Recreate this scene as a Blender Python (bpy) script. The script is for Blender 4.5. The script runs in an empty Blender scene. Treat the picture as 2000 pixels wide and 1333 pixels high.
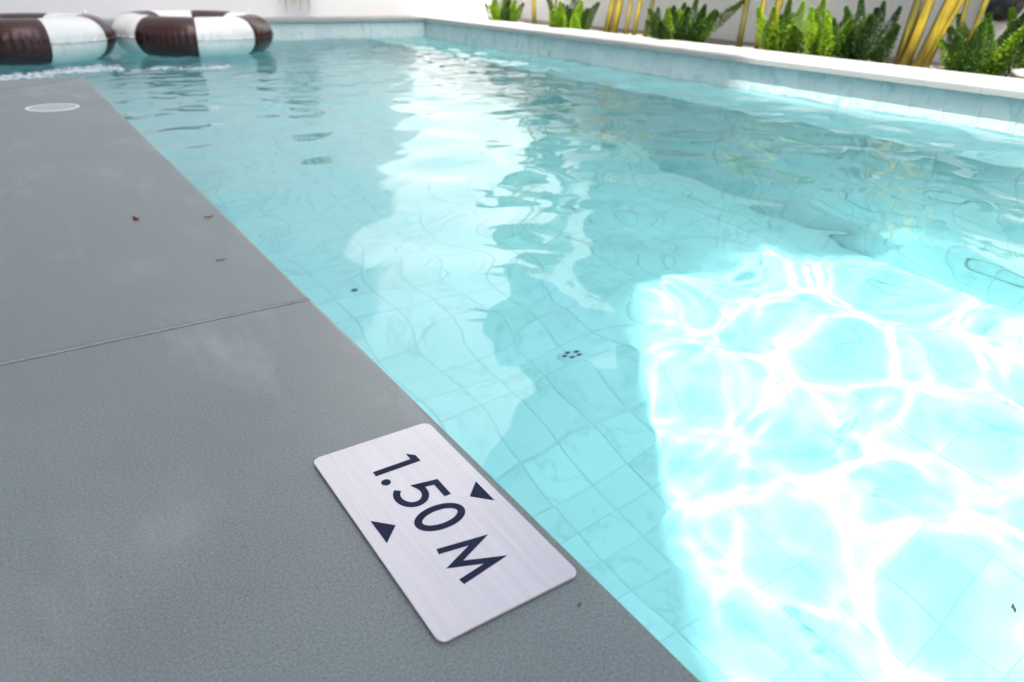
import bpy, bmesh, math, random
import numpy as np
from mathutils import Vector, Matrix

# ------------------------------------------------------------------ camera, sky, sun, exposure
SC = bpy.context.scene
S = 0.4                                   # metres per layout unit (camera stands one unit above the deck)
ZW = -0.40                                # water level, layout units
ZF = -4.15                                # pool floor, layout units
YAW, PITCH, ROLL = -0.5999, -0.4670, 0.0243
cam_d = bpy.data.cameras.new('camera')
cam = bpy.data.objects.new('camera', cam_d)
SC.collection.objects.link(cam)
_fw = Vector((-math.sin(YAW) * math.cos(PITCH), math.cos(YAW) * math.cos(PITCH), math.sin(PITCH)))
_r = Vector((math.cos(YAW), math.sin(YAW), 0))
_u = _r.cross(_fw)
_right = _r * math.cos(ROLL) + _u * math.sin(ROLL)
_up = -_r * math.sin(ROLL) + _u * math.cos(ROLL)
m = Matrix.Identity(4)
for i in range(3):
    m[i][0], m[i][1], m[i][2] = _right[i], _up[i], -_fw[i]
    m[i][3] = (-0.7166 * S, 0.0, 1.0 * S)[i]
cam.matrix_world = m
cam_d.sensor_fit = 'HORIZONTAL'
cam_d.sensor_width = 36.0
cam_d.lens = 1421.6 / 2000 * 36
cam_d.clip_start, cam_d.clip_end = 0.02, 2000
cam_d.dof.use_dof = True
cam_d.dof.focus_distance = 0.72
cam_d.dof.aperture_fstop = 8.0
SC.camera = cam

SUN_Z = 3.1
SUN_TO = Vector((-1.0, -1.6, SUN_Z)).normalized()
world = bpy.data.worlds.new('World')
SC.world = world
world.use_nodes = True
wn = world.node_tree.nodes
sky = wn.new('ShaderNodeTexSky')
sky.sky_type = 'NISHITA'
sky.sun_disc = False
sky.sun_elevation = math.asin(SUN_TO.z)
sky.sun_rotation = math.atan2(SUN_TO.x, SUN_TO.y)
sky.air_density, sky.dust_density, sky.ozone_density = 0.45, 5.0, 0.6
bg = wn['Background']
bg.inputs['Strength'].default_value = 0.10
world.node_tree.links.new(sky.outputs[0], bg.inputs['Color'])

sun_d = bpy.data.lights.new('sun', 'SUN')
sun_d.energy = 2.6
sun_d.angle = math.radians(0.53)
sun_d.color = (1.0, 0.95, 0.88)
sun_d.cycles.is_caustics_light = True
sun = bpy.data.objects.new('sun', sun_d)
SC.collection.objects.link(sun)
sun.rotation_euler = SUN_TO.to_track_quat('Z', 'Y').to_euler()
sun.location = (0, 0, 30)

SC.view_settings.view_transform = 'Standard'
SC.view_settings.look = 'None'
SC.view_settings.gamma = 1.0
SC.view_settings.exposure = 2.2
SC.render.engine = 'CYCLES'
cy = SC.cycles
cy.use_denoising = True
cy.max_bounces, cy.diffuse_bounces, cy.glossy_bounces = 12, 6, 4
cy.transmission_bounces, cy.transparent_max_bounces = 8, 8
cy.caustics_reflective, cy.caustics_refractive = False, True
cy.sample_clamp_indirect = 4.0
cy.blur_glossy = 0.5

rnd = random.Random(11)

# ------------------------------------------------------------------ helpers
def tag(o, label=None, cat=None, group=None, kind=None):
    if label: o['label'] = label
    if cat: o['category'] = cat
    if group: o['group'] = group
    if kind: o['kind'] = kind
    return o

def empty(name, loc=(0, 0, 0), rz=0.0):
    o = bpy.data.objects.new(name, None)
    o.empty_display_size = 0.05
    SC.collection.objects.link(o)
    o.location = Vector(loc) * S
    o.rotation_euler = (0, 0, rz)
    return o

def link(name, me, mat=None, parent=None):
    if mat is not None and len(me.materials) == 0:
        me.materials.append(mat)
    o = bpy.data.objects.new(name, me)
    SC.collection.objects.link(o)
    if parent is not None:
        o.parent = parent
    return o

def bm_obj(name, bm, mat, parent=None, smooth=False):
    me = bpy.data.meshes.new(name)
    bm.normal_update()
    bm.to_mesh(me)
    bm.free()
    me.transform(Matrix.Scale(S, 4))
    if smooth:
        for p in me.polygons: p.use_smooth = True
    return link(name, me, mat, parent)

def box(bm, x0, x1, y0, y1, z0, z1):
    vs = [bm.verts.new(p) for p in ((x0, y0, z0), (x1, y0, z0), (x1, y1, z0), (x0, y1, z0),
                                    (x0, y0, z1), (x1, y0, z1), (x1, y1, z1), (x0, y1, z1))]
    for f in ((0, 3, 2, 1), (4, 5, 6, 7), (0, 1, 5, 4), (1, 2, 6, 5), (2, 3, 7, 6), (3, 0, 4, 7)):
        bm.faces.new([vs[i] for i in f])

def prism(bm, pts, z0, z1):
    a = [bm.verts.new((x, y, z0)) for x, y in pts]
    b = [bm.verts.new((x, y, z1)) for x, y in pts]
    n = len(pts)
    bm.faces.new(list(reversed(a)))
    bm.faces.new(b)
    for i in range(n):
        j = (i + 1) % n
        bm.faces.new((a[i], a[j], b[j], b[i]))

def bevel_all(bm, w, seg=2, top_only=False):
    es = list(bm.edges)
    if top_only:
        zm = max(v.co.z for v in bm.verts)
        es = [e for e in es if all(abs(v.co.z - zm) < 1e-5 for v in e.verts)]
    bmesh.ops.bevel(bm, geom=es, offset=w, segments=seg, affect='EDGES', profile=0.5)

# ------------------------------------------------------------------ materials
class NT:
    def __init__(self, name):
        self.m = bpy.data.materials.new(name)
        self.m.use_nodes = True
        self.t = self.m.node_tree
        self.t.nodes.clear()
        self.out = self.n('ShaderNodeOutputMaterial')
    def n(self, typ, **kw):
        o = self.t.nodes.new(typ)
        for k, v in kw.items():
            if hasattr(o, k): setattr(o, k, v)
            else: o.inputs[k.replace('_', ' ')].default_value = v
        return o
    def l(self, a, b): self.t.links.new(a, b)
    def ramp(self, fac, stops):
        r = self.n('ShaderNodeValToRGB')
        e = r.color_ramp.elements
        while len(e) < len(stops): e.new(0.5)
        for i, (p, c) in enumerate(stops):
            e[i].position = p
            e[i].color = (c, c, c, 1) if isinstance(c, (int, float)) else (*c, 1)
        self.l(fac, r.inputs[0])
        return r.outputs[0]
    def mix(self, fac, a, b, typ='MIX'):
        x = self.n('ShaderNodeMixRGB', blend_type=typ)
        for s, i in ((fac, 0), (a, 1), (b, 2)):
            if isinstance(s, (int, float)): x.inputs[i].default_value = s
            elif isinstance(s, tuple): x.inputs[i].default_value = (*s, 1)
            else: self.l(s, x.inputs[i])
        return x.outputs[0]
    def noise(self, co, scale, detail=3, rough=0.55, out='Fac', dist=0.0):
        x = self.n('ShaderNodeTexNoise')
        x.inputs['Scale'].default_value = scale
        x.inputs['Detail'].default_value = detail
        x.inputs['Roughness'].default_value = rough
        x.inputs['Distortion'].default_value = dist
        if co is not None: self.l(co, x.inputs['Vector'])
        return x.outputs[out]
    def math(self, op, a, b=0.0):
        x = self.n('ShaderNodeMath', operation=op)
        for s, i in ((a, 0), (b, 1)):
            if isinstance(s, (int, float)): x.inputs[i].default_value = s
            else: self.l(s, x.inputs[i])
        return x.outputs[0]
    def bump(self, h, strength, dist=0.01):
        b = self.n('ShaderNodeBump')
        b.inputs['Strength'].default_value = strength
        b.inputs['Distance'].default_value = dist
        self.l(h, b.inputs['Height'])
        return b.outputs[0]
    def bsdf(self, col, rough=0.5, metal=0.0, normal=None, spec=0.5, **kw):
        p = self.n('ShaderNodeBsdfPrincipled')
        for s, k in ((col, 'Base Color'), (rough, 'Roughness'), (metal, 'Metallic'), (spec, 'Specular IOR Level')):
            if isinstance(s, (int, float)): p.inputs[k].default_value = s
            elif isinstance(s, tuple): p.inputs[k].default_value = (*s, 1)
            else: self.l(s, p.inputs[k])
        for k, v in kw.items(): p.inputs[k.replace('_', ' ')].default_value = v
        if normal is not None: self.l(normal, p.inputs['Normal'])
        self.l(p.outputs[0], self.out.inputs['Surface'])
        return p
    def pos(self): return self.n('ShaderNodeNewGeometry').outputs['Position']
    def obj(self): return self.n('ShaderNodeTexCoord').outputs['Object']

def mapped(t, co, scale=(1, 1, 1), rot=(0, 0, 0), loc=None):
    mp = t.n('ShaderNodeMapping')
    mp.inputs['Scale'].default_value = scale
    mp.inputs['Rotation'].default_value = rot
    t.l(co, mp.inputs['Vector'])
    if loc is not None: t.l(loc, mp.inputs['Location'])
    return mp.outputs[0]

def mat_tile(name, k, veins):
    t = NT(name)
    info = t.n('ShaderNodeObjectInfo')
    off = t.math('MULTIPLY', info.outputs['Random'], 57.0)
    cmb = t.n('ShaderNodeCombineXYZ')
    for i in range(3): t.l(off, cmb.inputs[i])
    co = mapped(t, t.pos(), loc=cmb.outputs[0])
    warp = t.noise(co, 5.0, 3, 0.5, 'Color')
    add = t.n('ShaderNodeVectorMath', operation='MULTIPLY_ADD')
    t.l(warp, add.inputs[0]); add.inputs[1].default_value = (.35, .35, .35); t.l(co, add.inputs[2])
    v1 = t.noise(add.outputs[0], 4.0, 4, 0.5)
    vein = t.math('ABSOLUTE', t.math('SUBTRACT', v1, 0.5))
    vein = t.ramp(vein, [(0.0, 1.0), (0.016, 0.5), (0.05, 0.0)])
    v2 = t.noise(co, 9.0, 4, 0.6)
    vein = t.math('MULTIPLY', vein, t.ramp(v2, [(0.38, 0.0), (0.58, 1.0)]))
    cloud = t.ramp(t.noise(co, 6.0, 4, 0.6), [(0.3, (.74 * k, .865 * k, .88 * k)), (0.7, (.81 * k, .91 * k, .92 * k))])
    tone = t.n('ShaderNodeHueSaturation')
    t.l(t.math('ADD', 0.95, t.math('MULTIPLY', info.outputs['Random'], 0.08)), tone.inputs['Value'])
    t.l(cloud, tone.inputs['Color'])
    col = t.mix(t.math('MULTIPLY', vein, veins), tone.outputs[0], (.34, .52, .56))
    t.bsdf(col, 0.22, spec=0.35)
    return t.m

def mat_grout():
    t = NT('grey green grout')
    t.bsdf(t.ramp(t.noise(t.pos(), 60, 3), [(0.3, (.60, .735, .76)), (0.7, (.67, .785, .81))]), 0.85, spec=0.2)
    return t.m

def mat_deck():
    t = NT('honed blue grey stone')
    p = t.pos()
    grain = t.noise(p, 1150, 2, 0.75)
    grain2 = t.noise(p, 420, 2, 0.6)
    big = t.noise(p, 1.7, 4, 0.6)
    mid = t.noise(mapped(t, p, (1, .35, 1)), 9, 5, 0.65)
    base = t.ramp(grain, [(0.3, (.045, .060, .063)), (0.50, (.129, .163, .170)), (0.68, (.272, .325, .335))])
    base = t.mix(0.5, base, t.ramp(grain2, [(0.3, (.074, .097, .101)), (0.7, (.200, .245, .252))]))
    base = t.mix(0.9, base, t.ramp(big, [(0.3, .80), (0.7, 1.12)]), 'MULTIPLY')
    # pale chalky smears left by dried water
    smear = t.math('MULTIPLY', t.ramp(mid, [(0.5, 0.0), (0.72, 1.0)]), t.ramp(t.noise(p, 2.3, 3, 0.5, dist=0.4), [(0.45, 0.0), (0.65, 1.0)]))
    base = t.mix(t.math('MULTIPLY', smear, 0.45), base, (.40, .44, .455))
    # brown rusty marks along scratches, small dark crumbs of dirt
    st = t.math('MULTIPLY', t.ramp(t.noise(mapped(t, p, (14, 3, 1), (0, 0, .5)), 2.0, 3, .6), [(0.66, 0.0), (0.74, 1.0)]),
                t.ramp(t.noise(p, 3.1, 2, .5), [(0.56, 0.0), (0.66, 1.0)]))
    base = t.mix(t.math('MULTIPLY', st, 0.45), base, (.22, .17, .10))
    vor = t.n('ShaderNodeTexVoronoi'); vor.inputs['Scale'].default_value = 16; t.l(p, vor.inputs['Vector'])
    dot = t.math('MULTIPLY', t.ramp(vor.outputs['Distance'], [(0.03, 1.0), (0.055, 0.0)]), t.ramp(t.noise(p, 5.0, 2), [(0.60, 0.0), (0.63, 1.0)]))
    base = t.mix(t.math('MULTIPLY', dot, 0.25), base, (.05, .05, .055))
    rough = t.ramp(big, [(0.3, .28), (0.7, .42)])
    t.bsdf(base, rough, spec=0.45)
    return t.m

def mat_plain(name, col, rough=0.6, var=0.06, scale=8.0, bump=0.0, spec=0.4, metal=0.0):
    t = NT(name)
    n = t.noise(t.pos(), scale, 4, 0.6)
    lo = tuple(c * (1 - var) for c in col); hi = tuple(min(1, c * (1 + var)) for c in col)
    c = t.ramp(n, [(0.3, lo), (0.7, hi)])
    nb = t.bump(t.noise(t.pos(), 220, 3, .7), bump, 0.002) if bump else None
    t.bsdf(c, rough, metal, nb, spec)
    return t.m

def mat_water():
    t = NT('clear pool water')
    fr = t.n('ShaderNodeFresnel'); fr.inputs['IOR'].default_value = 1.333
    rf = t.n('ShaderNodeBsdfRefraction')
    rf.inputs['Roughness'].default_value = 0.0
    rf.inputs['IOR'].default_value = 1.333
    rf.inputs['Color'].default_value = (.64, .955, .975, 1)
    gl = t.n('ShaderNodeBsdfGlossy')
    gl.inputs['Roughness'].default_value = 0.0
    mx = t.n('ShaderNodeMixShader')
    t.l(fr.outputs[0], mx.inputs[0]); t.l(rf.outputs[0], mx.inputs[1]); t.l(gl.outputs[0], mx.inputs[2])
    t.l(mx.outputs[0], t.out.inputs['Surface'])
    return t.m

def mat_brushed():
    t = NT('brushed stainless steel')
    o = t.obj()
    streak = t.noise(mapped(t, o, (900, 9, 1)), 1.0, 4, 0.7)
    streak2 = t.noise(mapped(t, o, (160, 3, 1)), 1.0, 3, 0.6)
    smudge = t.noise(o, 14, 3, .5)
    col = t.mix(0.5, t.ramp(streak, [(0.3, (.53, .525, .55)), (0.7, (.68, .675, .70))]), t.ramp(streak2, [(0.3, (.59, .585, .61)), (0.7, (.70, .695, .72))]))
    r = t.math('ADD', t.math('MULTIPLY', streak, .12), t.math('ADD', t.math('MULTIPLY', smudge, .12), .36))
    p = t.bsdf(col, r, 0.85, t.bump(streak, 0.12, 0.0004))
    return t.m

def mat_vinyl(name, col):
    t = NT(name)
    n = t.noise(t.obj(), 9, 3, .6)
    c = t.ramp(n, [(0.3, tuple(x * .93 for x in col)), (0.7, tuple(min(1, x * 1.05) for x in col))])
    t.bsdf(c, 0.27, spec=0.5)
    return t.m

def mat_leaf(name, dark, light, trans, tw=0.35, scale=30, rough=.45):
    t = NT(name)
    info = t.n('ShaderNodeObjectInfo')
    n = t.noise(t.pos(), scale, 3, .6)
    f = t.math('ADD', t.math('MULTIPLY', n, .8), t.math('MULTIPLY', t.math('SUBTRACT', info.outputs['Random'], .5), .5))
    c = t.ramp(f, [(0.2, dark), (0.62, light)])
    p = t.bsdf(c, rough, spec=.35)
    tr = t.n('ShaderNodeBsdfTranslucent')
    t.l(t.mix(.5, c, trans), tr.inputs['Color'])
    mx = t.n('ShaderNodeMixShader'); mx.inputs[0].default_value = tw
    t.l(p.outputs[0], mx.inputs[1]); t.l(tr.outputs[0], mx.inputs[2]); t.l(mx.outputs[0], t.out.inputs['Surface'])
    return t.m

def mat_stalk():
    t = NT('golden yellow leaf stalk')
    o = t.obj()
    info = t.n('ShaderNodeObjectInfo')
    n = t.noise(mapped(t, o, (60, 60, 4)), 1.0, 4, .6)
    n2 = t.noise(o, 5, 3, .6)
    f = t.math('ADD', t.math('MULTIPLY', n, .45), t.math('ADD', t.math('MULTIPLY', n2, .45), t.math('MULTIPLY', info.outputs['Random'], .22)))
    c = t.ramp(f, [(0.28, (.035, .04, .008)), (0.50, (.11, .095, .012)), (0.68, (.30, .215, .014)), (0.86, (.16, .07, .016))])
    t.bsdf(c, 0.4, spec=.4)
    return t.m

M = dict(
    tile=mat_tile('pale aqua marble tile', 1.0, .32), band=mat_tile('veined shade-toned waterline tile', .75, .9), grout=mat_grout(), deck=mat_deck(), water=mat_water(), steel=mat_brushed(), stalk=mat_stalk(),  # band copy of the tile: more veined, darkened for the lesser light above water
    deck_side=mat_plain('sawn stone edge', (.25, .25, .24), .7, .15, 40),
    joint=mat_plain('sandy joint mortar', (.22, .235, .235), .9, .2, 90),
    coping=mat_plain('white coping stone', (.33, .34, .34), .5, .05, 5, .15),
    wall=mat_plain('white painted render', (.86, .86, .855), .75, .025, 2.2, .25),
    facade=mat_plain('pale painted facade', (.78, .77, .75), .8, .03, .6),
    lid=mat_plain('pale grey plastic lid', (.36, .40, .415), .5, .05, 30),
    ink=mat_plain('dark navy enamel', (.010, .015, .042), .6, .2, 60, spec=.12),
    brown=mat_vinyl('dark brown vinyl', (.042, .0095, .0085)), white=mat_vinyl('white vinyl', (.80, .81, .78)),
    fern=mat_leaf('fern needles', (.022, .075, .004), (.25, .43, .014), (.38, .58, .014), .25, 22),
    fern_dark=mat_leaf('dark fern needles', (.010, .036, .004), (.045, .12, .012), (.12, .25, .02), .2, 22),
    blade=mat_leaf('paddle leaf', (.015, .055, .010), (.045, .13, .02), (.12, .28, .03), .25, 8, .35),
    black=mat_plain('black powder coat', (.008, .008, .009), .45, .1, 40),
    pebble=mat_plain('white pebbles', (.40, .385, .36), .7, .1, 30),
    rock=mat_plain('grey rock', (.22, .21, .19), .85, .35, 30, .5),
    earth=mat_plain('planting bed gravel', (.24, .22, .19), .9, .2, 50, .5),
    ground=mat_plain('pale paving beyond', (.42, .41, .39), .85, .1, .3),
    foam=mat_plain('water foam', (.66, .72, .74), .35, .02, 30),
    fixture=mat_plain('white plastic', (.78, .79, .80), .35, .02, 20),
    blue=mat_plain('navy plastic grille', (.02, .09, .26), .4, .1, 20),
    straw=mat_leaf('dried straw', (.45, .30, .16), (.80, .60, .38), (.9, .7, .4), .35, 12),
    wicker=mat_plain('dark wicker', (.05, .035, .025), .7, .4, 60, .4),
    glass=mat_plain('dark window glass', (.03, .04, .045), .06, .1, 1),
    petal=mat_plain('dried petal', (.30, .07, .05), .7, .3, 200),
    twig=mat_plain('leaf litter', (.13, .095, .05), .8, .3, 200),
)

# ------------------------------------------------------------------ ground (one ring of sheet round the site)
bm = bmesh.new()
B = 900.0
for x0, x1, y0, y1 in ((-B, -6.2, -B, B), (11.3, B, -B, B), (-6.2, 11.3, -B, -12.0), (-6.2, 11.3, 17.7, B)):
    vs = [bm.verts.new(p) for p in ((x0, y0, -.02), (x1, y0, -.02), (x1, y1, -.02), (x0, y1, -.02))]
    bm.faces.new(vs)
tag(bm_obj('ground', bm, M['ground']), kind='structure')

# ------------------------------------------------------------------ pool shell: bedding slabs carrying single tiles
TP = 0.392                                # tile pitch
GAP = 0.0085
TT = 0.009
def tile_mesh(w, h, mk):
    bm = bmesh.new()
    c = 0.004
    w2, h2 = (w - GAP) / 2, (h - GAP) / 2
    lay = []
    for z, i in ((0, 0), (TT - c, 0), (TT, c)):
        lay.append([bm.verts.new((sx * (w2 - i), sy * (h2 - i), z)) for sx, sy in ((-1, -1), (1, -1), (1, 1), (-1, 1))])
    for a, b in zip(lay, lay[1:]):
        for k in range(4):
            bm.faces.new((a[k], a[(k + 1) % 4], b[(k + 1) % 4], b[k]))
    bm.faces.new(lay[-1])
    me = bpy.data.meshes.new('pool_tile')
    bm.normal_update(); bm.to_mesh(me); bm.free()
    me.transform(Matrix.Scale(S, 4))
    me.materials.append(M[mk])
    return me
_tm = {}
def get_tile(w, h, mk='tile'):
    k = (round(w, 3), round(h, 3), mk)
    if k not in _tm: _tm[k] = tile_mesh(*k)
    return _tm[k]

def spans(a, b, start, pitch):
    """cut [a,b] at start + n*pitch"""
    cuts = [a]
    n = math.ceil((a - start) / pitch + 1e-6)
    while start + n * pitch < b - 1e-6:
        c = start + n * pitch
        if c - cuts[-1] > .03: cuts.append(c)
        n += 1
    if b - cuts[-1] < .03 and len(cuts) > 1: cuts.pop()
    cuts.append(b)
    return list(zip(cuts, cuts[1:]))

def tiled(name, mat4, us, vs, keep, limit=295, keepfn=None, band=False):
    """bedding plate + tiles in the local uv plane; mat4 maps local (u,v,n) to layout units."""
    parent = bpy.data.objects.new(name, None)
    SC.collection.objects.link(parent)
    tag(parent, kind='structure')
    cells = [(u, v) for u in us for v in vs if keepfn is None or keepfn((u[0] + u[1]) / 2, (v[0] + v[1]) / 2)]
    cells.sort(key=lambda c: keep((c[0][0] + c[0][1]) / 2, (c[1][0] + c[1][1]) / 2))
    M4 = Matrix.Scale(1, 4)
    rest = bmesh.new()
    for i, (u, v) in enumerate(cells):
        me = get_tile(u[1] - u[0], v[1] - v[0], 'band' if band and v[0] > -.45 else 'tile')
        jit = Matrix.Translation((0, 0, rnd.uniform(-.0012, .0012))) @ Matrix.Rotation(rnd.uniform(-.003, .003), 4, 'X') @ Matrix.Rotation(rnd.uniform(-.003, .003), 4, 'Y')
        T = mat4 @ Matrix.Translation(((u[0] + u[1]) / 2, (v[0] + v[1]) / 2, 0)) @ jit
        T.translation = T.translation * S
        if i < limit:
            o = link('pool_tile', me, None, parent)
            o.matrix_world = T
            o.cycles.is_caustics_receiver = True
        else:
            t = me.copy(); t.transform(T); rest.from_mesh(t); bpy.data.meshes.remove(t)
    if len(cells) > limit:
        me = bpy.data.meshes.new('pool_tile'); rest.to_mesh(me)
        o = link('pool_tile', me, M['tile'], parent)
        o['kind'] = 'stuff'
        o.cycles.is_caustics_receiver = True
    rest.free()
    return parent

def bed(name, parent, boxes):
    bm = bmesh.new()
    for b in boxes: box(bm, *b)
    o = bm_obj(name, bm, M['grout'], parent)
    o.cycles.is_caustics_receiver = True
    return o

XW = 8.12 + TT                            # right wall bedding plane
YF = 16.93 + TT                           # far wall bedding plane
XB = 6.65 + TT                            # shelf face bedding plane
ZS = -0.56                                # shelf top (tile surface)
YN = -3.0                                 # near end of pool
XL = -4.5                                 # left end of the far arm
YC = 8.6812                               # deck corner
seen = lambda cx, cy_: (lambda u, v: math.hypot(u - cx, v - cy_))
# floor
fm = Matrix.Translation((0, 0, ZF - TT))
fl = tiled('pool_floor', fm, spans(XL, XB, 0.03, TP), spans(YN, YF, 0.07, TP),
           lambda u, v: abs((u - (0.9 + .42 * v)) * 1.0) + .55 * abs(v - 3.2), 295,
           lambda u, v: u > -0.05 or v > YC)
bed('floor_bed', fl, [(XL - .3, XB + .3, YN - .3, YF + .3, ZF - .5, ZF - TT)])
# right wall, above the shelf
wm = Matrix(((0, 0, -1, XW), (-1, 0, 0, 0), (0, 1, 0, 0), (0, 0, 0, 1)))
us = [(-b, -a) for a, b in spans(YN, YF - TT, 0.07, TP)]
vs = [(ZS, -.434), (-.434, -.045)]
wl = tiled('pool_side_wall', wm, us, vs, lambda u, v: -v * 6 + abs(u + 5) * .3, 295, None, True)
bed('wall_bed', wl, [(XW, XW + .4, YN - .3, YF + .3, ZF, -.046)])
# a ledge runs along the side wall just under the water
sm = Matrix.Translation((0, 0, ZS - TT))
sh = tiled('pool_ledge_top', sm, spans(XB - TT, XW - TT, XB + .1, TP), spans(YN, YF - TT, .07, TP), lambda u, v: v, 295)
bed('ledge_bed', sh, [(XB, XW - .001, YN - .2, YF + .2, ZF - .1, ZS - TT)])
sf = tiled('pool_ledge_face', Matrix(((0, 0, -1, XB), (-1, 0, 0, 0), (0, 1, 0, 0), (0, 0, 0, 1))), us, spans(ZF, ZS - TT, ZF, TP),
           lambda u, v: abs(u + 5), 295)
# far wall
fw4 = Matrix(((1, 0, 0, 0), (0, 0, -1, YF), (0, 1, 0, 0), (0, 0, 0, 1)))
fwall = tiled('pool_end_wall', fw4, spans(XL, XW - TT, XW - TT, TP), [(-2.78, -2.39), (-2.39, -2.0), (-2.0, -1.61), (-1.61, -1.217), (-1.217, -.826), (-.826, -.434), (-.434, -.045)] + spans(ZF, -2.78, ZF, TP),
              lambda u, v: -v * 4 + abs(u - 5) * .3, 295, lambda u, v: u < XB + .1 or v > ZS, True)
bed('wall_bed', fwall, [(XL - .3, XW + .4, YF, YF + .25, ZF, -.046)])
# plain walls hidden under the deck and behind the camera
bm = bmesh.new()
box(bm, -.4, -.035, YN, YC - .03, ZF, -.075)
box(bm, XL, -.4, YC - .4, YC - .03, ZF, -.075)
box(bm, XL - .3, XL, YC - .4, YF + .2, ZF, -.075)
box(bm, -.4, XW + .3, YN - .3, YN, ZF, -.075)
o = bm_obj('pool_near_wall', bm, M['tile']); tag(o, kind='structure')
o.cycles.is_caustics_receiver = True

# ------------------------------------------------------------------ water
def waves(x, y):
    """ripple height in metres at layout coordinates"""
    r = np.random.RandomState(5)
    X, Y = x * S, y * S
    h = np.zeros_like(X)
    def band(n, lo, hi, amp, seed, spread=math.pi, main=0.0):
        r = np.random.RandomState(seed)
        o = np.zeros_like(X)
        for k in range(n):
            lam = math.exp(r.uniform(math.log(lo), math.log(hi)))
            th = main + r.uniform(-spread, spread)
            ph = r.uniform(0, 2 * math.pi)
            kk = 2 * math.pi / lam
            o += amp * (lam / hi) ** 1.2 * np.sin(kk * (X * math.cos(th) + Y * math.sin(th)) + ph)
        return o / math.sqrt(n)
    base = band(30, .24, .60, .0108, 3)
    diag = band(5, .26, .46, .0040, 31, .45, .2) + band(5, .24, .42, .0034, 32, .4, 1.76)
    slow = band(8, .8, 1.8, .0060, 8)
    chop = band(40, .07, .20, .0022, 21)
    sig = lambda v: 1 / (1 + np.exp(-v))
    far = sig((y - 8.5) / 1.4)                             # livelier towards the floats and far corner
    patch = .5 + .5 * np.sin(X * 1.9 + 1.3 * np.sin(Y * 1.3 + .6) + 2.0) * np.sin(Y * 1.5 + .9 * np.sin(X * 2.1))
    d = x - .45 - .55 * np.maximum(0, y - 2.4)
    open_ = sig((d - .45) / .30)                           # stiller along the deck
    h = base * (.14 + .55 * open_) * (1 - .15 * far) + diag * (1 - .55 * open_) * (1 - .5 * far) + slow * .7 + chop * (.12 + 2.1 * far * (.35 + .65 * patch) + .14 * open_ * (1 - far))
    # rings spreading from the inlet jet by the floats
    for cx, cy_, a, lam in ((1.6, 13.2, .0035, .17), (5.6, 14.6, .0022, .22)):
        d = np.hypot(X - cx * S, Y - cy_ * S)
        h += a * np.sin(2 * math.pi * d / lam) * np.exp(-d / .55)
    return h

def build_water():
    st = 0.034
    xs = np.arange(XL - .1, XW + .05 + st, st)
    ys = np.arange(YN - .1, YF + .05 + st, st)
    gx, gy = np.meshgrid(xs, ys, indexing='ij')
    gz = ZW * S + waves(gx, gy)
    nx, ny = gx.shape
    inside = (gx > -.06) | (gy > YC - .06)
    idx = -np.ones(gx.shape, int)
    cell = inside[:-1, :-1] & inside[1:, :-1] & inside[1:, 1:] & inside[:-1, 1:]
    used = np.zeros(gx.shape, bool)
    used[:-1, :-1] |= cell; used[1:, :-1] |= cell; used[1:, 1:] |= cell; used[:-1, 1:] |= cell
    idx[used] = np.arange(used.sum())
    co = np.stack([gx[used] * S, gy[used] * S, gz[used]], -1)
    i, j = np.nonzero(cell)
    f = np.stack([idx[i, j], idx[i + 1, j], idx[i + 1, j + 1], idx[i, j + 1]], -1)
    # skirt and bottom, with their own vertices so that the surface shading stays its own
    cnt = {}
    for q in f:
        for a, b in ((q[0], q[1]), (q[1], q[2]), (q[2], q[3]), (q[3], q[0])):
            k = (min(a, b), max(a, b))
            if k in cnt: cnt[k] = None
            else: cnt[k] = (a, b)
    edges = [e for e in cnt.values() if e]
    nxt = {a: b for a, b in edges}
    start = edges[0][0]; loop = [start]
    while nxt[loop[-1]] != start: loop.append(nxt[loop[-1]])
    n0 = len(co); L = len(loop)
    top = co[loop]; bot = top.copy(); bot[:, 2] = (ZF - .15) * S
    verts = np.concatenate([co, top, bot])
    faces = [tuple(int(v) for v in q) for q in f]
    nf = len(faces)
    for k in range(L):
        k2 = (k + 1) % L
        faces.append((n0 + k2, n0 + k, n0 + L + k, n0 + L + k2))
    faces.append(tuple(n0 + L + k for k in reversed(range(L))))
    me = bpy.data.meshes.new('pool_water')
    me.from_pydata([tuple(map(float, v)) for v in verts], [], faces)
    sm_ = np.zeros(len(faces), bool); sm_[:nf] = True
    me.polygons.foreach_set('use_smooth', sm_)
    me.update()
    o = link('pool_water', me, M['water'])
    tag(o, kind='structure')
    o.cycles.is_caustics_caster = True
    return o
build_water()

# ------------------------------------------------------------------ deck slabs and coping
deck = bpy.data.objects.new('pool_deck', None); SC.collection.objects.link(deck); tag(deck, kind='structure')
bm = bmesh.new()
prism(bm, [(-6.2, -12), (-.06, -12), (-.06, YC - .06), (-6.2, YC - .06)], -.20, -.079)
bm_obj('deck_bed', bm, M['joint'], deck)
bm = bmesh.new(); box(bm, -3.1, -.02, 2.2604 - .0025, 2.2604 + .0025, -.07, -.0012); bm_obj('mortar_joint', bm, M['joint'], deck)
J = .0026
YJ = 2.2604
CW = 1.9                                   # mitred end strip: its inner side
def slab(pts):
    bm = bmesh.new()
    prism(bm, pts, -.078, 0.0)
    bevel_all(bm, .017, 3, True)
    o = bm_obj('deck_slab', bm, M['deck'], deck)
    return o
slab([(-3.1, -12), (0, -12), (0, -4.26 - J), (-3.1, -4.26 - J)])
slab([(-3.1, -4.26 + J), (0, -4.26 + J), (0, YJ - J), (-3.1, YJ - J)])
slab([(-3.1, YJ + J), (0, YJ + J), (0, YC - .007), (-CW, YC - CW - .007), (-3.1, YC - CW - .012)])
slab([(-.007, YC), (-6.2, YC), (-6.2, YC - CW), (-CW - .007, YC - CW)])
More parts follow.
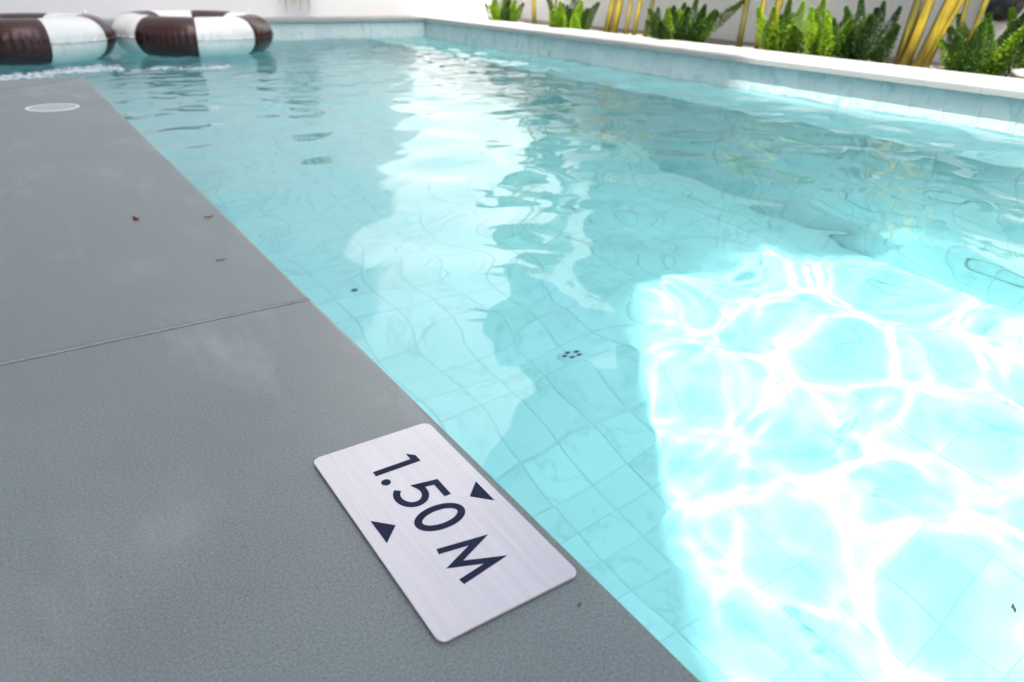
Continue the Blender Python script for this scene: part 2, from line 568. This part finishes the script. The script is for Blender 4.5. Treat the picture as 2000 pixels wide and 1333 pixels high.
slab([(-6.2, -12), (-3.1 - 2 * J, -12), (-3.1 - 2 * J, YC - CW - .012), (-6.2, YC - CW - .012)])

cop = bpy.data.objects.new('pool_coping', None); SC.collection.objects.link(cop); tag(cop, kind='structure')
def cslab(pts, z0=-.04, z1=.045):
    bm = bmesh.new()
    prism(bm, pts, z0, z1)
    bevel_all(bm, .022, 3, True)
    bm_obj('coping_slab', bm, M['coping'], cop)
XC, YE, WC = 8.04, 16.87, 1.12
g = .004
ys = [-12.0] + [y for y in np.arange(-10.7, YE - .8, 2.45)]
for a, b in zip(ys, ys[1:]):
    cslab([(XC, a + g), (XC + WC, a + g), (XC + WC, b - g), (XC, b - g)])
b = ys[-1]
cslab([(XC, b + g), (XC + WC, b + g), (XC + WC, YE + .5 - .01), (XC + .5, YE + .5 - .01), (XC, YE - .01)])
xs_ = [XC, 5.4, 2.95, .5, -1.95, -4.4, -6.2]
cslab([(XC - .01, YE), (XC + .49, YE + .5), (xs_[1] + g, YE + .5), (xs_[1] + g, YE)])
for a, b in zip(xs_[1:], xs_[2:]):
    cslab([(b + g, YE), (a - g, YE), (a - g, YE + .5), (b + g, YE + .5)])
bm = bmesh.new()
box(bm, XC + .09, XC + WC - .02, -12, YE + .45, -.3, -.042)
box(bm, -6.2, XC + .09, YE + .09, YE + .48, -.3, -.042)
bm_obj('coping_bed', bm, M['joint'], cop)

# planting bed soil
bm = bmesh.new()
box(bm, XC + WC, 11.0, -12, 17.4, -.3, -.03)
box(bm, XC + .5, XC + WC, YE + .5, 17.4, -.3, -.03)
tag(bm_obj('planting_bed', bm, M['earth']), kind='structure')

# ------------------------------------------------------------------ walls
YW, XR = 17.40, 11.0
o = bmesh.new(); box(o, -14, XR + .3, YW, YW + .3, -.3, 16.0)
w = bm_obj('boundary_wall', o, M['wall'])
tag(w, 'tall smooth white wall behind the far end of the pool, mostly in shade', 'wall')
o = bmesh.new(); box(o, XR, XR + .3, -12, YW - .002, -.3, 6.5)
w = bm_obj('boundary_wall', o, M['wall'])
tag(w, 'white wall behind the row of ferns and golden stalks', 'wall')

# unseen block added on the left to shade the deck and most of the water
hb = empty('unseen_shade_block', (-6.13, -11.35, 0))
tag(hb, 'pale tall block added out of view, its top shaped to shade the deck and water', 'shade caster')
HH = 9.4 * SUN_Z                          # eaves height that throws the shade edge where it falls
def rel(bm):                                # geometry is written in layout coordinates; shift to the thing's base
    for v_ in bm.verts: v_.co -= Vector((-6.13, -11.35, 0))
    return bm
bm = bmesh.new(); box(bm, -24, -6.13, -11.35, 44, -.1, HH); bm_obj('wall', rel(bm), M['facade'], hb)
bm = bmesh.new(); prism(bm, [(-24, -11.75), (-4.6, -11.75), (-3.65, -13.0), (-3.65, -25.0), (-1.72, -25.0), (-1.72, -8.0), (-1.45, -8.0), (-1.45, 44), (-24, 44)], HH + .002, HH + .7)  # outline, side strip and steps shaped to lay the shade edges on the water
bm_obj('shade_roof', rel(bm), M['facade'], hb)
for k in range(5):
    for q in range(6):
        y = -7 + q * 8.2; z = 9.0 + k * 7.6
        bm = bmesh.new(); box(bm, -6.18, -6.06, y, y + 4.6, z, z + 4.4)
        f = bm_obj('window', rel(bm), M['black'], hb)
        bm = bmesh.new()
        for a in (0, 1): box(bm, -6.075, -6.05, y + .2 + a * 2.15, y + 2.25 + a * 2.15, z + .2, z + 4.2)
        bm_obj('pane', rel(bm), M['glass'], f)

# ------------------------------------------------------------------ depth marker plate
PX0, PX1, PY0, PY1 = -.3264, -.0318, .7591, 1.3616
pl = empty('depth_marker', ((PX0 + PX1) / 2, (PY0 + PY1) / 2, 0))
tag(pl, 'brushed steel depth plate reading 1.50 M flat on the grey deck', 'depth marker')
PT = .0100                                 # plate thickness
w2, l2 = (PX1 - PX0) / 2, (PY1 - PY0) / 2
def rrect(w2, l2, r, n=6):
    pts = []
    for cx, cy_, a0 in ((w2 - r, l2 - r, 0), (-w2 + r, l2 - r, 90), (-w2 + r, -l2 + r, 180), (w2 - r, -l2 + r, 270)):
        for k in range(n + 1):
            a = math.radians(a0 + 90 * k / n)
            pts.append((cx + r * math.cos(a), cy_ + r * math.sin(a)))
    return pts
bm = bmesh.new(); prism(bm, rrect(w2, l2, .017), .0055, PT); bevel_all(bm, .0016, 2, True)
bm_obj('plate', bm, M['steel'], pl)
bm = bmesh.new(); prism(bm, rrect(w2 - .003, l2 - .003, .015), .0002, .0055)
bm_obj('shadow_pad', bm, M['black'], pl)  # black layer put in for the contact shadow line under the plate edge
def ink(name, polys):
    """polys in plate text coordinates (s along reading, t up); quads/ngons, extruded hair thin and sunk into the plate"""
    bm = bmesh.new()
    for p in polys:
        pts = [(t - w2, l2 - s) for s, t in p]
        area = sum(a[0] * b[1] - b[0] * a[1] for a, b in zip(pts, pts[1:] + pts[:1]))
        if area < 0: pts = pts[::-1]
        prism(bm, pts, PT - .0012, PT + .0006)
    bmesh.ops.remove_doubles(bm, verts=bm.verts, dist=1e-6)
    return bm_obj(name, bm, M['ink'], pl)
def stroke(path, w, name):
    """thick polyline with mitred joints -> list of quads"""
    n = len(path); L, R_ = [], []
    for i in range(n):
        d0 = Vector(path[i]) - Vector(path[i - 1]) if i > 0 else None
        d1 = Vector(path[i + 1]) - Vector(path[i]) if i < n - 1 else None
        if d0 is None: d0 = d1
        if d1 is None: d1 = d0
        n0 = Vector((-d0.y, d0.x)).normalized(); n1 = Vector((-d1.y, d1.x)).normalized()
        b = (n0 + n1).normalized(); k = (w / 2) / max(.3, b.dot(n0))
        L.append(tuple(Vector(path[i]) + b * k)); R_.append(tuple(Vector(path[i]) - b * k))
    bm = bmesh.new()
    conv = lambda p, z: (p[1] - w2, l2 - p[0], z)
    rows = []
    for i in range(n):
        rows.append([bm.verts.new(conv(L[i], PT - .0012)), bm.verts.new(conv(L[i], PT + .0006)), bm.verts.new(conv(R_[i], PT + .0006)), bm.verts.new(conv(R_[i], PT - .0012))])
    for a, b in zip(rows, rows[1:]):
        for k in range(4):
            bm.faces.new((a[k], b[k], b[(k + 1) % 4], a[(k + 1) % 4]))
    bm.faces.new(rows[0]); bm.faces.new(rows[-1][::-1])
    bmesh.ops.recalc_face_normals(bm, faces=bm.faces)
    return bm_obj(name, bm, M['ink'], pl)
T0, T1 = .097, .206
ink('numeral', [[(.117, T0), (.134, T0), (.134, T1), (.109, T1), (.117, T1 - .016)], [(.109, T1), (.117, T1 - .016), (.1005, T1 - .016), (.0935, T1 - .022), ]][:1] +
    [[(.1092, T1), (.1168, T1 - .0165), (.0935, T1 - .0165)]])
dot_ = [(.165 + .0105 * math.cos(a), .1065 + .0105 * math.sin(a)) for a in np.linspace(0, 2 * math.pi, 20, endpoint=False)]
ink('full_stop', [dot_])
five = [(.2735, T1 - .0075), (.2205, T1 - .0075), (.2125, .1585)]
cx5, cy5 = .2310, .1335
arc = [(cx5 + .034 * math.cos(a), cy5 + .0295 * math.sin(a)) for a in np.radians(np.linspace(122, -142, 22))]
stroke(five[:2] + arc, .0155, 'numeral')
cx0, cy0, rx0, ry0 = .3255, .1515, .0285, .0475
stroke([(cx0 + rx0 * math.cos(a), cy0 + ry0 * math.sin(a)) for a in np.linspace(0, 2 * math.pi, 41)], .0160, 'numeral')
stroke([(.4115, T0 + .002), (.4255, T1 - .024), (.4585, T0 + .013), (.4885, T1 - .024), (.5030, T0 + .002)], .0145, 'letter')
ink('arrow', [[(.2655, .273), (.341, .273), (.302, .236)]])
ink('arrow', [[(.2625, .027), (.3385, .0275), (.301, .064)]])

# ------------------------------------------------------------------ skimmer lid in the deck
sk = empty('skimmer_lid', (-.41, 6.80, 0))
tag(sk, 'round grey skimmer lid with a pale rim set in the far deck slab', 'lid')
def disc_ring(r0, r1, z0, z1, n=48):
    bm = bmesh.new(); rows = []
    for k in range(n):
        a = 2 * math.pi * k / n; c, s = math.cos(a), math.sin(a)
        rows.append([bm.verts.new((r0 * c, r0 * s, z0)), bm.verts.new((r0 * c, r0 * s, z1)), bm.verts.new((r1 * c, r1 * s, z1)), bm.verts.new((r1 * c, r1 * s, z0))])
    for k in range(n):
        a, b = rows[k], rows[(k + 1) % n]
        for q in range(4): bm.faces.new((a[q], a[(q + 1) % 4], b[(q + 1) % 4], b[q]))
    return bm
bm_obj('rim', disc_ring(.166, .182, .0004, .006), M['fixture'], sk)
bm = bmesh.new(); prism(bm, [(.163 * math.cos(a), .163 * math.sin(a)) for a in np.linspace(0, 2 * math.pi, 48, endpoint=False)], .0004, .004)
bm_obj('cover', bm, M['lid'], sk)

# ------------------------------------------------------------------ swim rings
def swim_ring(cx, cy_, R, r, a0, zc, label, tilt=0.0):
    t = empty('swim_ring', (cx, cy_, zc))
    t.rotation_euler = (tilt, tilt * .6, 0)
    tag(t, label, 'swim ring', 'brown and white swim rings')
    NP, NA, NB = 8, 40, 44
    for p in range(NP):
        bm = bmesh.new(); rows = []
        for i in range(NA + 1):
            th = a0 + (p + i / NA) * 2 * math.pi / NP
            u = i / NA
            pinch = 1 - .035 * (abs(2 * u - 1) ** 10)          # panels draw in at the joins
            row = []
            for j in range(NB):
                ph = 2 * math.pi * j / NB
                # wrinkles gathered at the welded seam round the outer and inner equator
                eq = math.exp(-((math.sin(ph)) / .30) ** 2)
                wr = (math.sin(th * 74 + 1.3 * math.sin(th * 9)) * .6 + math.sin(th * 131 + 2.0) * .4) * .026 * eq * r / .4
                rr = r * pinch + wr - .018 * math.exp(-((math.sin(ph)) / .10) ** 2)
                # a slightly squashed section, as a soft tube under its own weight
                x = (R - r) + rr * math.cos(ph); z = rr * math.sin(ph) * .93
                row.append(bm.verts.new((x * math.cos(th), x * math.sin(th), z)))
            rows.append(row)
        for a, b in zip(rows, rows[1:]):
            for j in range(NB):
                bm.faces.new((a[j], b[j], b[(j + 1) % NB], a[(j + 1) % NB]))
        bm_obj('panel', bm, M['brown'] if p % 2 == 0 else M['white'], t, True)
        # flat welded flange
        bm = bmesh.new(); rows = []
        for i in range(NA + 1):
            th = a0 + (p + i / NA) * 2 * math.pi / NP
            o_ = R + .022 + .006 * math.sin(th * 60); zz = .006 * math.sin(th * 47 + .5)
            rows.append([bm.verts.new((rad * math.cos(th), rad * math.sin(th), zz + dz)) for rad, dz in ((R - .05, .003), (o_, .003), (o_, -.003), (R - .05, -.003))])
        for a, b in zip(rows, rows[1:]):
            for j in range(4): bm.faces.new((a[j], b[j], b[(j + 1) % 4], a[(j + 1) % 4]))
        bm_obj('seam', bm, M['brown'] if p % 2 == 0 else M['white'], t, True)
    bm = bmesh.new()
    bmesh.ops.create_cone(bm, cap_ends=True, segments=16, radius1=.05, radius2=.035, depth=.07)
    for v_ in bm.verts: v_.co += Vector((R - r, 0, r * .93 + .02))
    bm_obj('valve', bm, M['white'], t, True)
    return t
D = math.radians
swim_ring(2.52, 15.33, 1.37, .36, D(-146), -.10, 'brown and white striped swim ring floating clear in front of the far wall', .01)
swim_ring(-.24, 14.98, 1.37, .36, D(-121), -.10, 'brown and white striped swim ring cut off by the left edge, beyond the deck corner', -.012)

# ------------------------------------------------------------------ planting: foxtail ferns and golden stalked plants
def plume_mesh(seed, L=1.0, rad=.125, n=460):
    r = random.Random(seed)
    bm = bmesh.new()
    bend = Vector((r.uniform(-.10, .10), r.uniform(-.10, .10), 0))
    ax = lambda t: Vector((bend.x * t * t, bend.y * t * t, t * L))
    for k in range(n):
        t = .04 + .96 * (k + r.random()) / n
        w = rad * (.55 + .45 * min(1, t / .3)) * (1 - max(0, (t - .3) / .7) ** 1.3) + .010
        a = k * 2.39996 + r.uniform(-.4, .4)
        out = Vector((math.cos(a), math.sin(a), r.uniform(.25, .7))).normalized()
        c = ax(t) + out * w * r.uniform(.45, 1.0)          # a tuft of short needles at the end of a side twig
        for q in range(6):
            dv = (out * r.uniform(.2, 1.0) + Vector((r.gauss(0, .6), r.gauss(0, .6), r.uniform(-.1, .9)))).normalized()
            ln = r.uniform(.022, .042)
            sd = dv.cross(Vector((r.random() - .5, r.random() - .5, r.random() - .5))).normalized() * .006
            tip = c + dv * ln; mid = c + dv * ln * .5
            bm.faces.new([bm.verts.new(p) for p in (c, mid - sd, tip, mid + sd)])
    me = bpy.data.meshes.new('plume')
    bm.to_mesh(me); bm.free()
    me.transform(Matrix.Scale(S, 4))
    return me
plumes = {}
for mk in ('fern', 'fern_dark'):
    plumes[mk] = [plume_mesh(40 + k) for k in range(4)]
    for me in plumes[mk]: me.materials.append(M[mk])
def fern(x, y, n, rad, hmin, hmax, label, dark=.3, extra=()):
    t = empty('foxtail_fern', (x - .14, y, -.03))
    tag(t, label, 'fern', 'foxtail ferns along the coping')
    items = []
    for k in range(n):
        a = k * 2.4 + rnd.uniform(-.4, .4); rr = rad * math.sqrt((k + .5) / n)
        px, py = rr * math.cos(a), rr * math.sin(a)
        h = .92 * rnd.uniform(hmin, hmax) * (1.1 - .35 * rr / max(rad, .01))
        lean = .10 + .42 * rr / max(rad, .01) * rnd.uniform(.5, 1.1)
        items.append((px, py, h, lean, a, rnd.random() < dark))
    items += list(extra)
    for px, py, h, lean, a, dk in items:
        me = rnd.choice(plumes['fern_dark' if dk else 'fern'])
        o = bpy.data.objects.new('plume', me); SC.collection.objects.link(o); o.parent = t
        o.location = Vector((px * .7, py * .7, -.02)) * S
        axis = Vector((-math.sin(a), math.cos(a), 0))
        wd = rnd.uniform(.85, 1.15)
        o.matrix_local = Matrix.Translation(o.location) @ Matrix.Rotation(lean, 4, axis) @ Matrix.Rotation(rnd.uniform(0, 6.28), 4, 'Z') @ Matrix.Diagonal((wd, wd, h, 1))
    return t
fern(9.45, 15.35, 14, .34, .42, .78, 'small lime green foxtail fern nearest the sunlit far corner', .1)
fern(9.50, 12.95, 20, .50, .45, .85, 'rounded foxtail fern between the slim stalk and the paired bright yellow stalks', .3)
fern(9.62, 9.95, 27, .62, .5, .95, 'widest and darkest foxtail fern, one thin plume leaning out over the coping', .6,
     [(.20, -.25, 1.15, .85, -1.15, False)])
fern(9.60, 7.72, 12, .30, .6, 1.05, 'upright foxtail fern growing against the olive green stalks', .15)
fern(9.68, 6.95, 16, .40, .55, 1.0, 'bright foxtail fern in the middle of the near right group', .12)
fern(9.80, 6.42, 10, .30, .55, 1.05, 'dark foxtail fern beside the fan of broad golden stalks', .75)
fern(9.72, 4.80, 17, .42, .6, 1.05, 'foxtail fern under the black wall lamp', .55)
fern(10.05, 4.25, 11, .36, .7, 1.15, 'foxtail fern rising past the black lamp at the right edge', .7)

def stalk_obj(parent, base, top, w, thick=.55, bow=.04):
    """a tapering, channelled leaf stalk swept from base to top"""
    b, t_ = Vector(base), Vector(top)
    d = (t_ - b); side = d.cross(Vector((-.8, .6, 0))).normalized()
    side = Vector((.55, -.83, 0)); nrm = d.cross(side).normalized(); side = nrm.cross(d).normalized()
    bm = bmesh.new(); rows = []
    N = 10; prof = [(-1, .15), (-.6, -.75), (0, -1), (.6, -.75), (1, .15), (.55, .05), (0, -.25), (-.55, .05)]
    for i in range(N + 1):
        u = i / N
        c = b.lerp(t_, u) + nrm * (bow * math.sin(math.pi * u) * d.length * .3)
        ww = w * .43 * (.95 - .5 * u + .12 * max(0, .1 - u) / .1)
        rows.append([bm.verts.new(c + side * (p * ww) + nrm * (q * ww * thick)) for p, q in prof])
    n = len(prof)
    for a, c in zip(rows, rows[1:]):
        for k in range(n): bm.faces.new((a[k], a[(k + 1) % n], c[(k + 1) % n], c[k]))
    bm.faces.new(rows[0][::-1]); bm.faces.new(rows[-1])
    bmesh.ops.recalc_face_normals(bm, faces=bm.faces)
    return bm_obj('leaf_stalk', bm, M['stalk'], parent, True)
def blade_obj(parent, base, dirv, L, W, droop):
    """a paddle shaped leaf with a folded midrib that arches and droops"""
    d = Vector(dirv).normalized(); s = d.cross(Vector((0, 0, 1))).normalized()
    bm = bmesh.new(); rows = []; p = Vector(base); N = 14
    for i in range(N + 1):
        u = i / N
        w = W * .5 * (math.sin(math.pi * min(1, u * .93 + .05)) ** .6)
        n = s.cross(d).normalized()
        rip = .05 * W * math.sin(u * 30)
        rows.append([bm.verts.new(p + s * w + n * (w * .45 + rip)), bm.verts.new(p + s * w * .5 + n * w * .16), bm.verts.new(p.copy()),
                     bm.verts.new(p - s * w * .5 + n * w * .16), bm.verts.new(p - s * w + n * (w * .45 - rip))])
        p = p + d * (L / N)
        d = (d + Vector((0, 0, -droop / N))).normalized()
    for a, b in zip(rows, rows[1:]):
        for k in range(4): bm.faces.new((a[k], a[k + 1], b[k + 1], b[k]))
    return bm_obj('leaf', bm, M['blade'], parent, True)
def golden_plant(x, y, stalks, label):
    t = empty('golden_stalk_plant', (x, y, -.03))
    tag(t, label, 'plant', 'golden stalked plants along the coping')
    for (bx, by, lx, ly, h, w, leaf) in stalks:
        b = Vector((bx - x, by - y, -.01)); top = b + Vector((lx, ly, 1)) * h
        stalk_obj(t, b, top, w)
        if leaf:
            lean = Vector((lx * 1.5 + rnd.uniform(-.25, .25), ly * 1.5 + rnd.uniform(-.3, .3), .9))
            blade_obj(t, top - Vector((0, 0, .02)), lean, rnd.uniform(2.4, 3.4), rnd.uniform(.75, 1.1), rnd.uniform(.9, 1.8))
            for q in range(5):                     # shorter side leaves lower on the stalk
                a = rnd.uniform(-1.9, 1.9); f = rnd.uniform(.34, .92)
                blade_obj(t, b.lerp(top, f), Vector((.25 * math.cos(a) + .1, .6 * math.sin(a), rnd.uniform(.5, .9))), rnd.uniform(1.5, 2.4), rnd.uniform(.7, 1.05), rnd.uniform(.6, 1.7))
    return t
golden_plant(9.4, 14.2, [(9.42, 14.25, -.06, .04, 4.2, .125, 1), (9.72, 13.9, .02, .03, 3.6, .07, 1)], 'slim golden stalk between the two farthest ferns')
_far = [o for o in bpy.data.objects if o.get('label') == 'slim golden stalk between the two farthest ferns'][0]
_b = Vector((.30, -.32, -.01)); _t = _b + Vector((-1.05, .05, 5.1))
stalk_obj(_far, _b, _t, .07)
blade_obj(_far, _t - Vector((0, 0, .03)), (-1, .05, .0), 1.2, .75, .4)
golden_plant(9.6, 11.9, [(9.62, 12.05, .10, -.08, 4.6, .15, 1), (9.58, 11.80, .11, -.09, 5.2, .16, 1), (9.9, 12.1, .05, .05, 4.0, .09, 1)], 'pair of thick bright yellow stalks side by side')
golden_plant(9.65, 11.2, [(9.6, 11.45, .05, -.05, 4.0, .09, 1), (9.62, 11.25, .09, -.06, 4.5, .10, 1), (9.66, 10.98, .10, -.08, 4.2, .10, 1)], 'cluster of thin brownish yellow stalks rising behind the widest fern')
golden_plant(9.4, 8.5, [(9.40, 8.5, .03, -.03, 4.8, .11, 1)], 'single golden stalk leaning just right of the widest fern')
golden_plant(9.5, 8.05, [(9.48, 8.2, .01, .01, 4.2, .085, 1), (9.52, 8.02, .05, -.06, 5.0, .14, 1), (9.62, 7.98, .10, -.12, 4.6, .10, 1)], 'olive green stalks crowded behind an upright fern')
golden_plant(9.75, 5.75, [(9.78, 5.98, .04, -.06, 4.6, .15, 1), (9.72, 5.85, .06, -.12, 5.4, .17, 1), (9.66, 5.60, .07, -.20, 5.2, .24, 1), (9.62, 5.54, .10, -.28, 4.8, .07, 1)],
             'fan of broad golden stalks with rusty edges leaning to the right')
golden_plant(9.75, 5.15, [(9.75, 5.28, .01, -.03, 4.4, .085, 1), (9.72, 5.12, .05, -.10, 4.6, .10, 1)], 'two narrow olive stalks left of the lamp')

# one dried, rust coloured sheath on the broad stalk and white pebbles on the soil
bm = bmesh.new()
for k in range(320):
    y = rnd.uniform(2.2, 16.9); x = XC + WC + rnd.uniform(.01, .55) ** 1.0
    s_ = rnd.uniform(.014, .034)
    mtx = Matrix.Translation((x, y, -.03 + s_ * .3)) @ Matrix.Rotation(rnd.uniform(0, 6), 4, 'Z') @ Matrix.Diagonal((s_ * rnd.uniform(.8, 1.3), s_, s_ * .65, 1))
    bmesh.ops.create_icosphere(bm, subdivisions=1, radius=1, matrix=mtx)
o = bm_obj('pebbles', bm, M['pebble'], None, True)
tag(o, 'white pebbles strewn over the planting bed', 'pebbles', kind='stuff')
bm = bmesh.new(); bmesh.ops.create_icosphere(bm, subdivisions=3, radius=.13)
for v_ in bm.verts:
    n = math.sin(v_.co.x * 31 + 1) * math.sin(v_.co.y * 27) * math.sin(v_.co.z * 33 + 2)
    v_.co *= 1 + .22 * n; v_.co.z *= .5; v_.co.x *= 1.3
o = bm_obj('rock', bm, M['rock'], None, True); o.location = Vector((9.42, 4.22, .065)) * S
tag(o, 'flat grey rock on the pebbles at the right edge', 'rock')

# ------------------------------------------------------------------ wall lamp
wlmp = empty('wall_lamp', (XR, 5.33, .80))
tag(wlmp, 'black round wall lamp above the ferns at the right edge', 'lamp')
bm = bmesh.new(); bmesh.ops.create_cone(bm, cap_ends=True, segments=32, radius1=.20, radius2=.20, depth=.05, matrix=Matrix.Translation((-.027, 0, 0)) @ Matrix.Rotation(math.pi / 2, 4, 'Y'))
bm_obj('back_plate', bm, M['black'], wlmp)
bm = bmesh.new(); bmesh.ops.create_cone(bm, cap_ends=True, segments=40, radius1=.22, radius2=.25, depth=.24, matrix=Matrix.Translation((-.172, 0, 0)) @ Matrix.Rotation(math.pi / 2, 4, 'Y'))
bmesh.ops.bevel(bm, geom=[e for e in bm.edges if len(e.link_faces) == 2 and e.calc_face_angle(0) > .8], offset=.03, segments=3, affect='EDGES')
bm_obj('housing', bm, M['black'], wlmp, True)
bm = bmesh.new(); bmesh.ops.create_uvsphere(bm, u_segments=24, v_segments=12, radius=.16, matrix=Matrix.Translation((-.27, 0, 0)) @ Matrix.Diagonal((.3, 1, 1, 1)))
bm_obj('lens', bm, M['glass'], wlmp, True)

# ------------------------------------------------------------------ hanging basket with drooping dried grass on the far wall
hp = empty('hanging_basket', (5.1, YW, 1.05))
tag(hp, 'dark wall basket with pale straw coloured wisps hanging down the far wall', 'hanging basket')
bm = bmesh.new(); bmesh.ops.create_uvsphere(bm, u_segments=24, v_segments=14, radius=.34, matrix=Matrix.Translation((0, -.28, 0)) @ Matrix.Diagonal((1.15, .8, .8, 1)))
bm_obj('basket', bm, M['wicker'], hp, True)
for k in range(16):
    x = rnd.uniform(-.36, .36); b_ = Vector((x, -.3 + rnd.uniform(-.18, .12), .1)); bm = bmesh.new(); rows = []
    dx = x * .2 + rnd.uniform(-.12, .12); Ld = rnd.uniform(.65, .98)
    for i in range(7):
        u = i / 6; w = .035 * (1 - u * .8)
        c = b_ + Vector((dx * u, -.12 * math.sin(u * 2.2), .15 * math.sin(u * 3.0) - Ld * u * u - .05 * u))
        rows.append([bm.verts.new(c + Vector((-w, 0, 0))), bm.verts.new(c + Vector((0, -w * .6, 0))), bm.verts.new(c + Vector((w, 0, 0)))])
    for a, b in zip(rows, rows[1:]):
        for q in range(2): bm.faces.new((a[q], a[q + 1], b[q + 1], b[q]))
    bm_obj('wisp', bm, M['straw'], hp, True)

# ------------------------------------------------------------------ small things
# foam from the jet, just beyond the deck corner
bm = bmesh.new()
def bubble(cx, cy_, s_):
    hz = float(waves(np.array([cx]), np.array([cy_]))[0]) / S
    bmesh.ops.create_icosphere(bm, subdivisions=1, radius=1, matrix=Matrix.Translation((cx, cy_, ZW + hz)) @ Matrix.Diagonal((s_ * 1.7, s_ * 1.2, s_ * .35, 1)))
for k in range(1300):
    u = rnd.random() ** .8
    cx = -1.5 + 2.4 * u
    cy_ = 12.2 + .95 * u - .2 * u * u + .10 * math.sin(cx * 4) + .05 * math.sin(cx * 11) + rnd.gauss(0, .12 + .12 * u)
    bubble(cx, cy_, rnd.uniform(.006, .022) * (1.25 - .5 * u))
for k in range(160):
    c_ = rnd.choice(((1.55, 12.75), (1.95, 12.45), (1.3, 12.6), (2.2, 12.75)))
    bubble(c_[0] + rnd.gauss(0, .16), c_[1] + rnd.gauss(0, .07), rnd.uniform(.008, .026))
tag(bm_obj('foam', bm, M['foam'], None, True), 'white foam drifting on the water past the deck corner', 'foam', kind='stuff')

# floor inlet
fi = empty('floor_inlet', (3.14, 4.52, ZF))
tag(fi, 'round white inlet with dark blue ports on the pool floor', 'inlet')
bm = bmesh.new(); bmesh.ops.create_cone(bm, cap_ends=True, segments=36, radius1=.12, radius2=.10, depth=.03, matrix=Matrix.Translation((0, 0, .017)))
b_ = bm_obj('cover', bm, M['fixture'], fi); b_.cycles.is_caustics_receiver = True
for a in (0.4, 1.65, 2.9, 4.2, 5.4):
    bm = bmesh.new(); bmesh.ops.create_cone(bm, cap_ends=True, segments=14, radius1=.022, radius2=.022, depth=.012, matrix=Matrix.Translation((.060 * math.cos(a), .060 * math.sin(a), .036)))
    bm_obj('port', bm, M['blue'], fi)
ds = bmesh.new(); bmesh.ops.create_cone(ds, cap_ends=True, segments=20, radius1=.035, radius2=.03, depth=.02)
o = bm_obj('drain_plug', ds, M['blue']); o.location = Vector((1.84, 6.47, ZF + .012)) * S
tag(o, 'tiny dark round plug on the pool floor near the deck edge', 'plug')

def flake(name, x, y, z, L, W, mat, rz, label, cat, group=None):
    bm = bmesh.new(); rows = []
    for i in range(7):
        u = i / 6; w = W * math.sin(math.pi * (u * .94 + .03)) ** .8; zz = .25 * W * math.sin(u * 7)
        rows.append([bm.verts.new(((u - .5) * L, s * w * .5, zz + abs(s) * .18 * W + .002)) for s in (-1, 0, 1)])
    for a, b in zip(rows, rows[1:]):
        for k in range(2): bm.faces.new((a[k], b[k], b[k + 1], a[k + 1]))
    r_ = bmesh.ops.extrude_face_region(bm, geom=bm.faces[:])
    for e in r_['geom']:
        if isinstance(e, bmesh.types.BMVert): e.co.z += .0015
    bmesh.ops.recalc_face_normals(bm, faces=bm.faces)
    o = bm_obj(name, bm, mat, None, True)
    o.location = Vector((x, y, z)) * S; o.rotation_euler = (0, 0, rz)
    tag(o, label, cat, group)
    return o
flake('petal', -.352, 3.49, .0005, .050, .022, M['petal'], 1.9, 'small curled reddish brown petal on the grey deck', 'petal')
flake('leaf_scrap', 1.092, .388, ZW + .004, .030, .010, M['twig'], .6, 'tiny dark leaf scrap floating on the sunlit water', 'leaf')
flake('leaf_scrap', -.075, .705, .0005, .010, .005, M['twig'], .4, 'tiny dark crumb on the deck below the plate corner', 'leaf')
flake('leaf_scrap', -.075, 3.36, .0005, .045, .011, M['twig'], .3, 'thin brown leaf scrap on the deck closest to the water edge', 'leaf')
flake('leaf_scrap', -.17, 2.78, .0005, .034, .009, M['twig'], .15, 'short brown leaf scrap on the deck just beyond the slab joint', 'leaf')
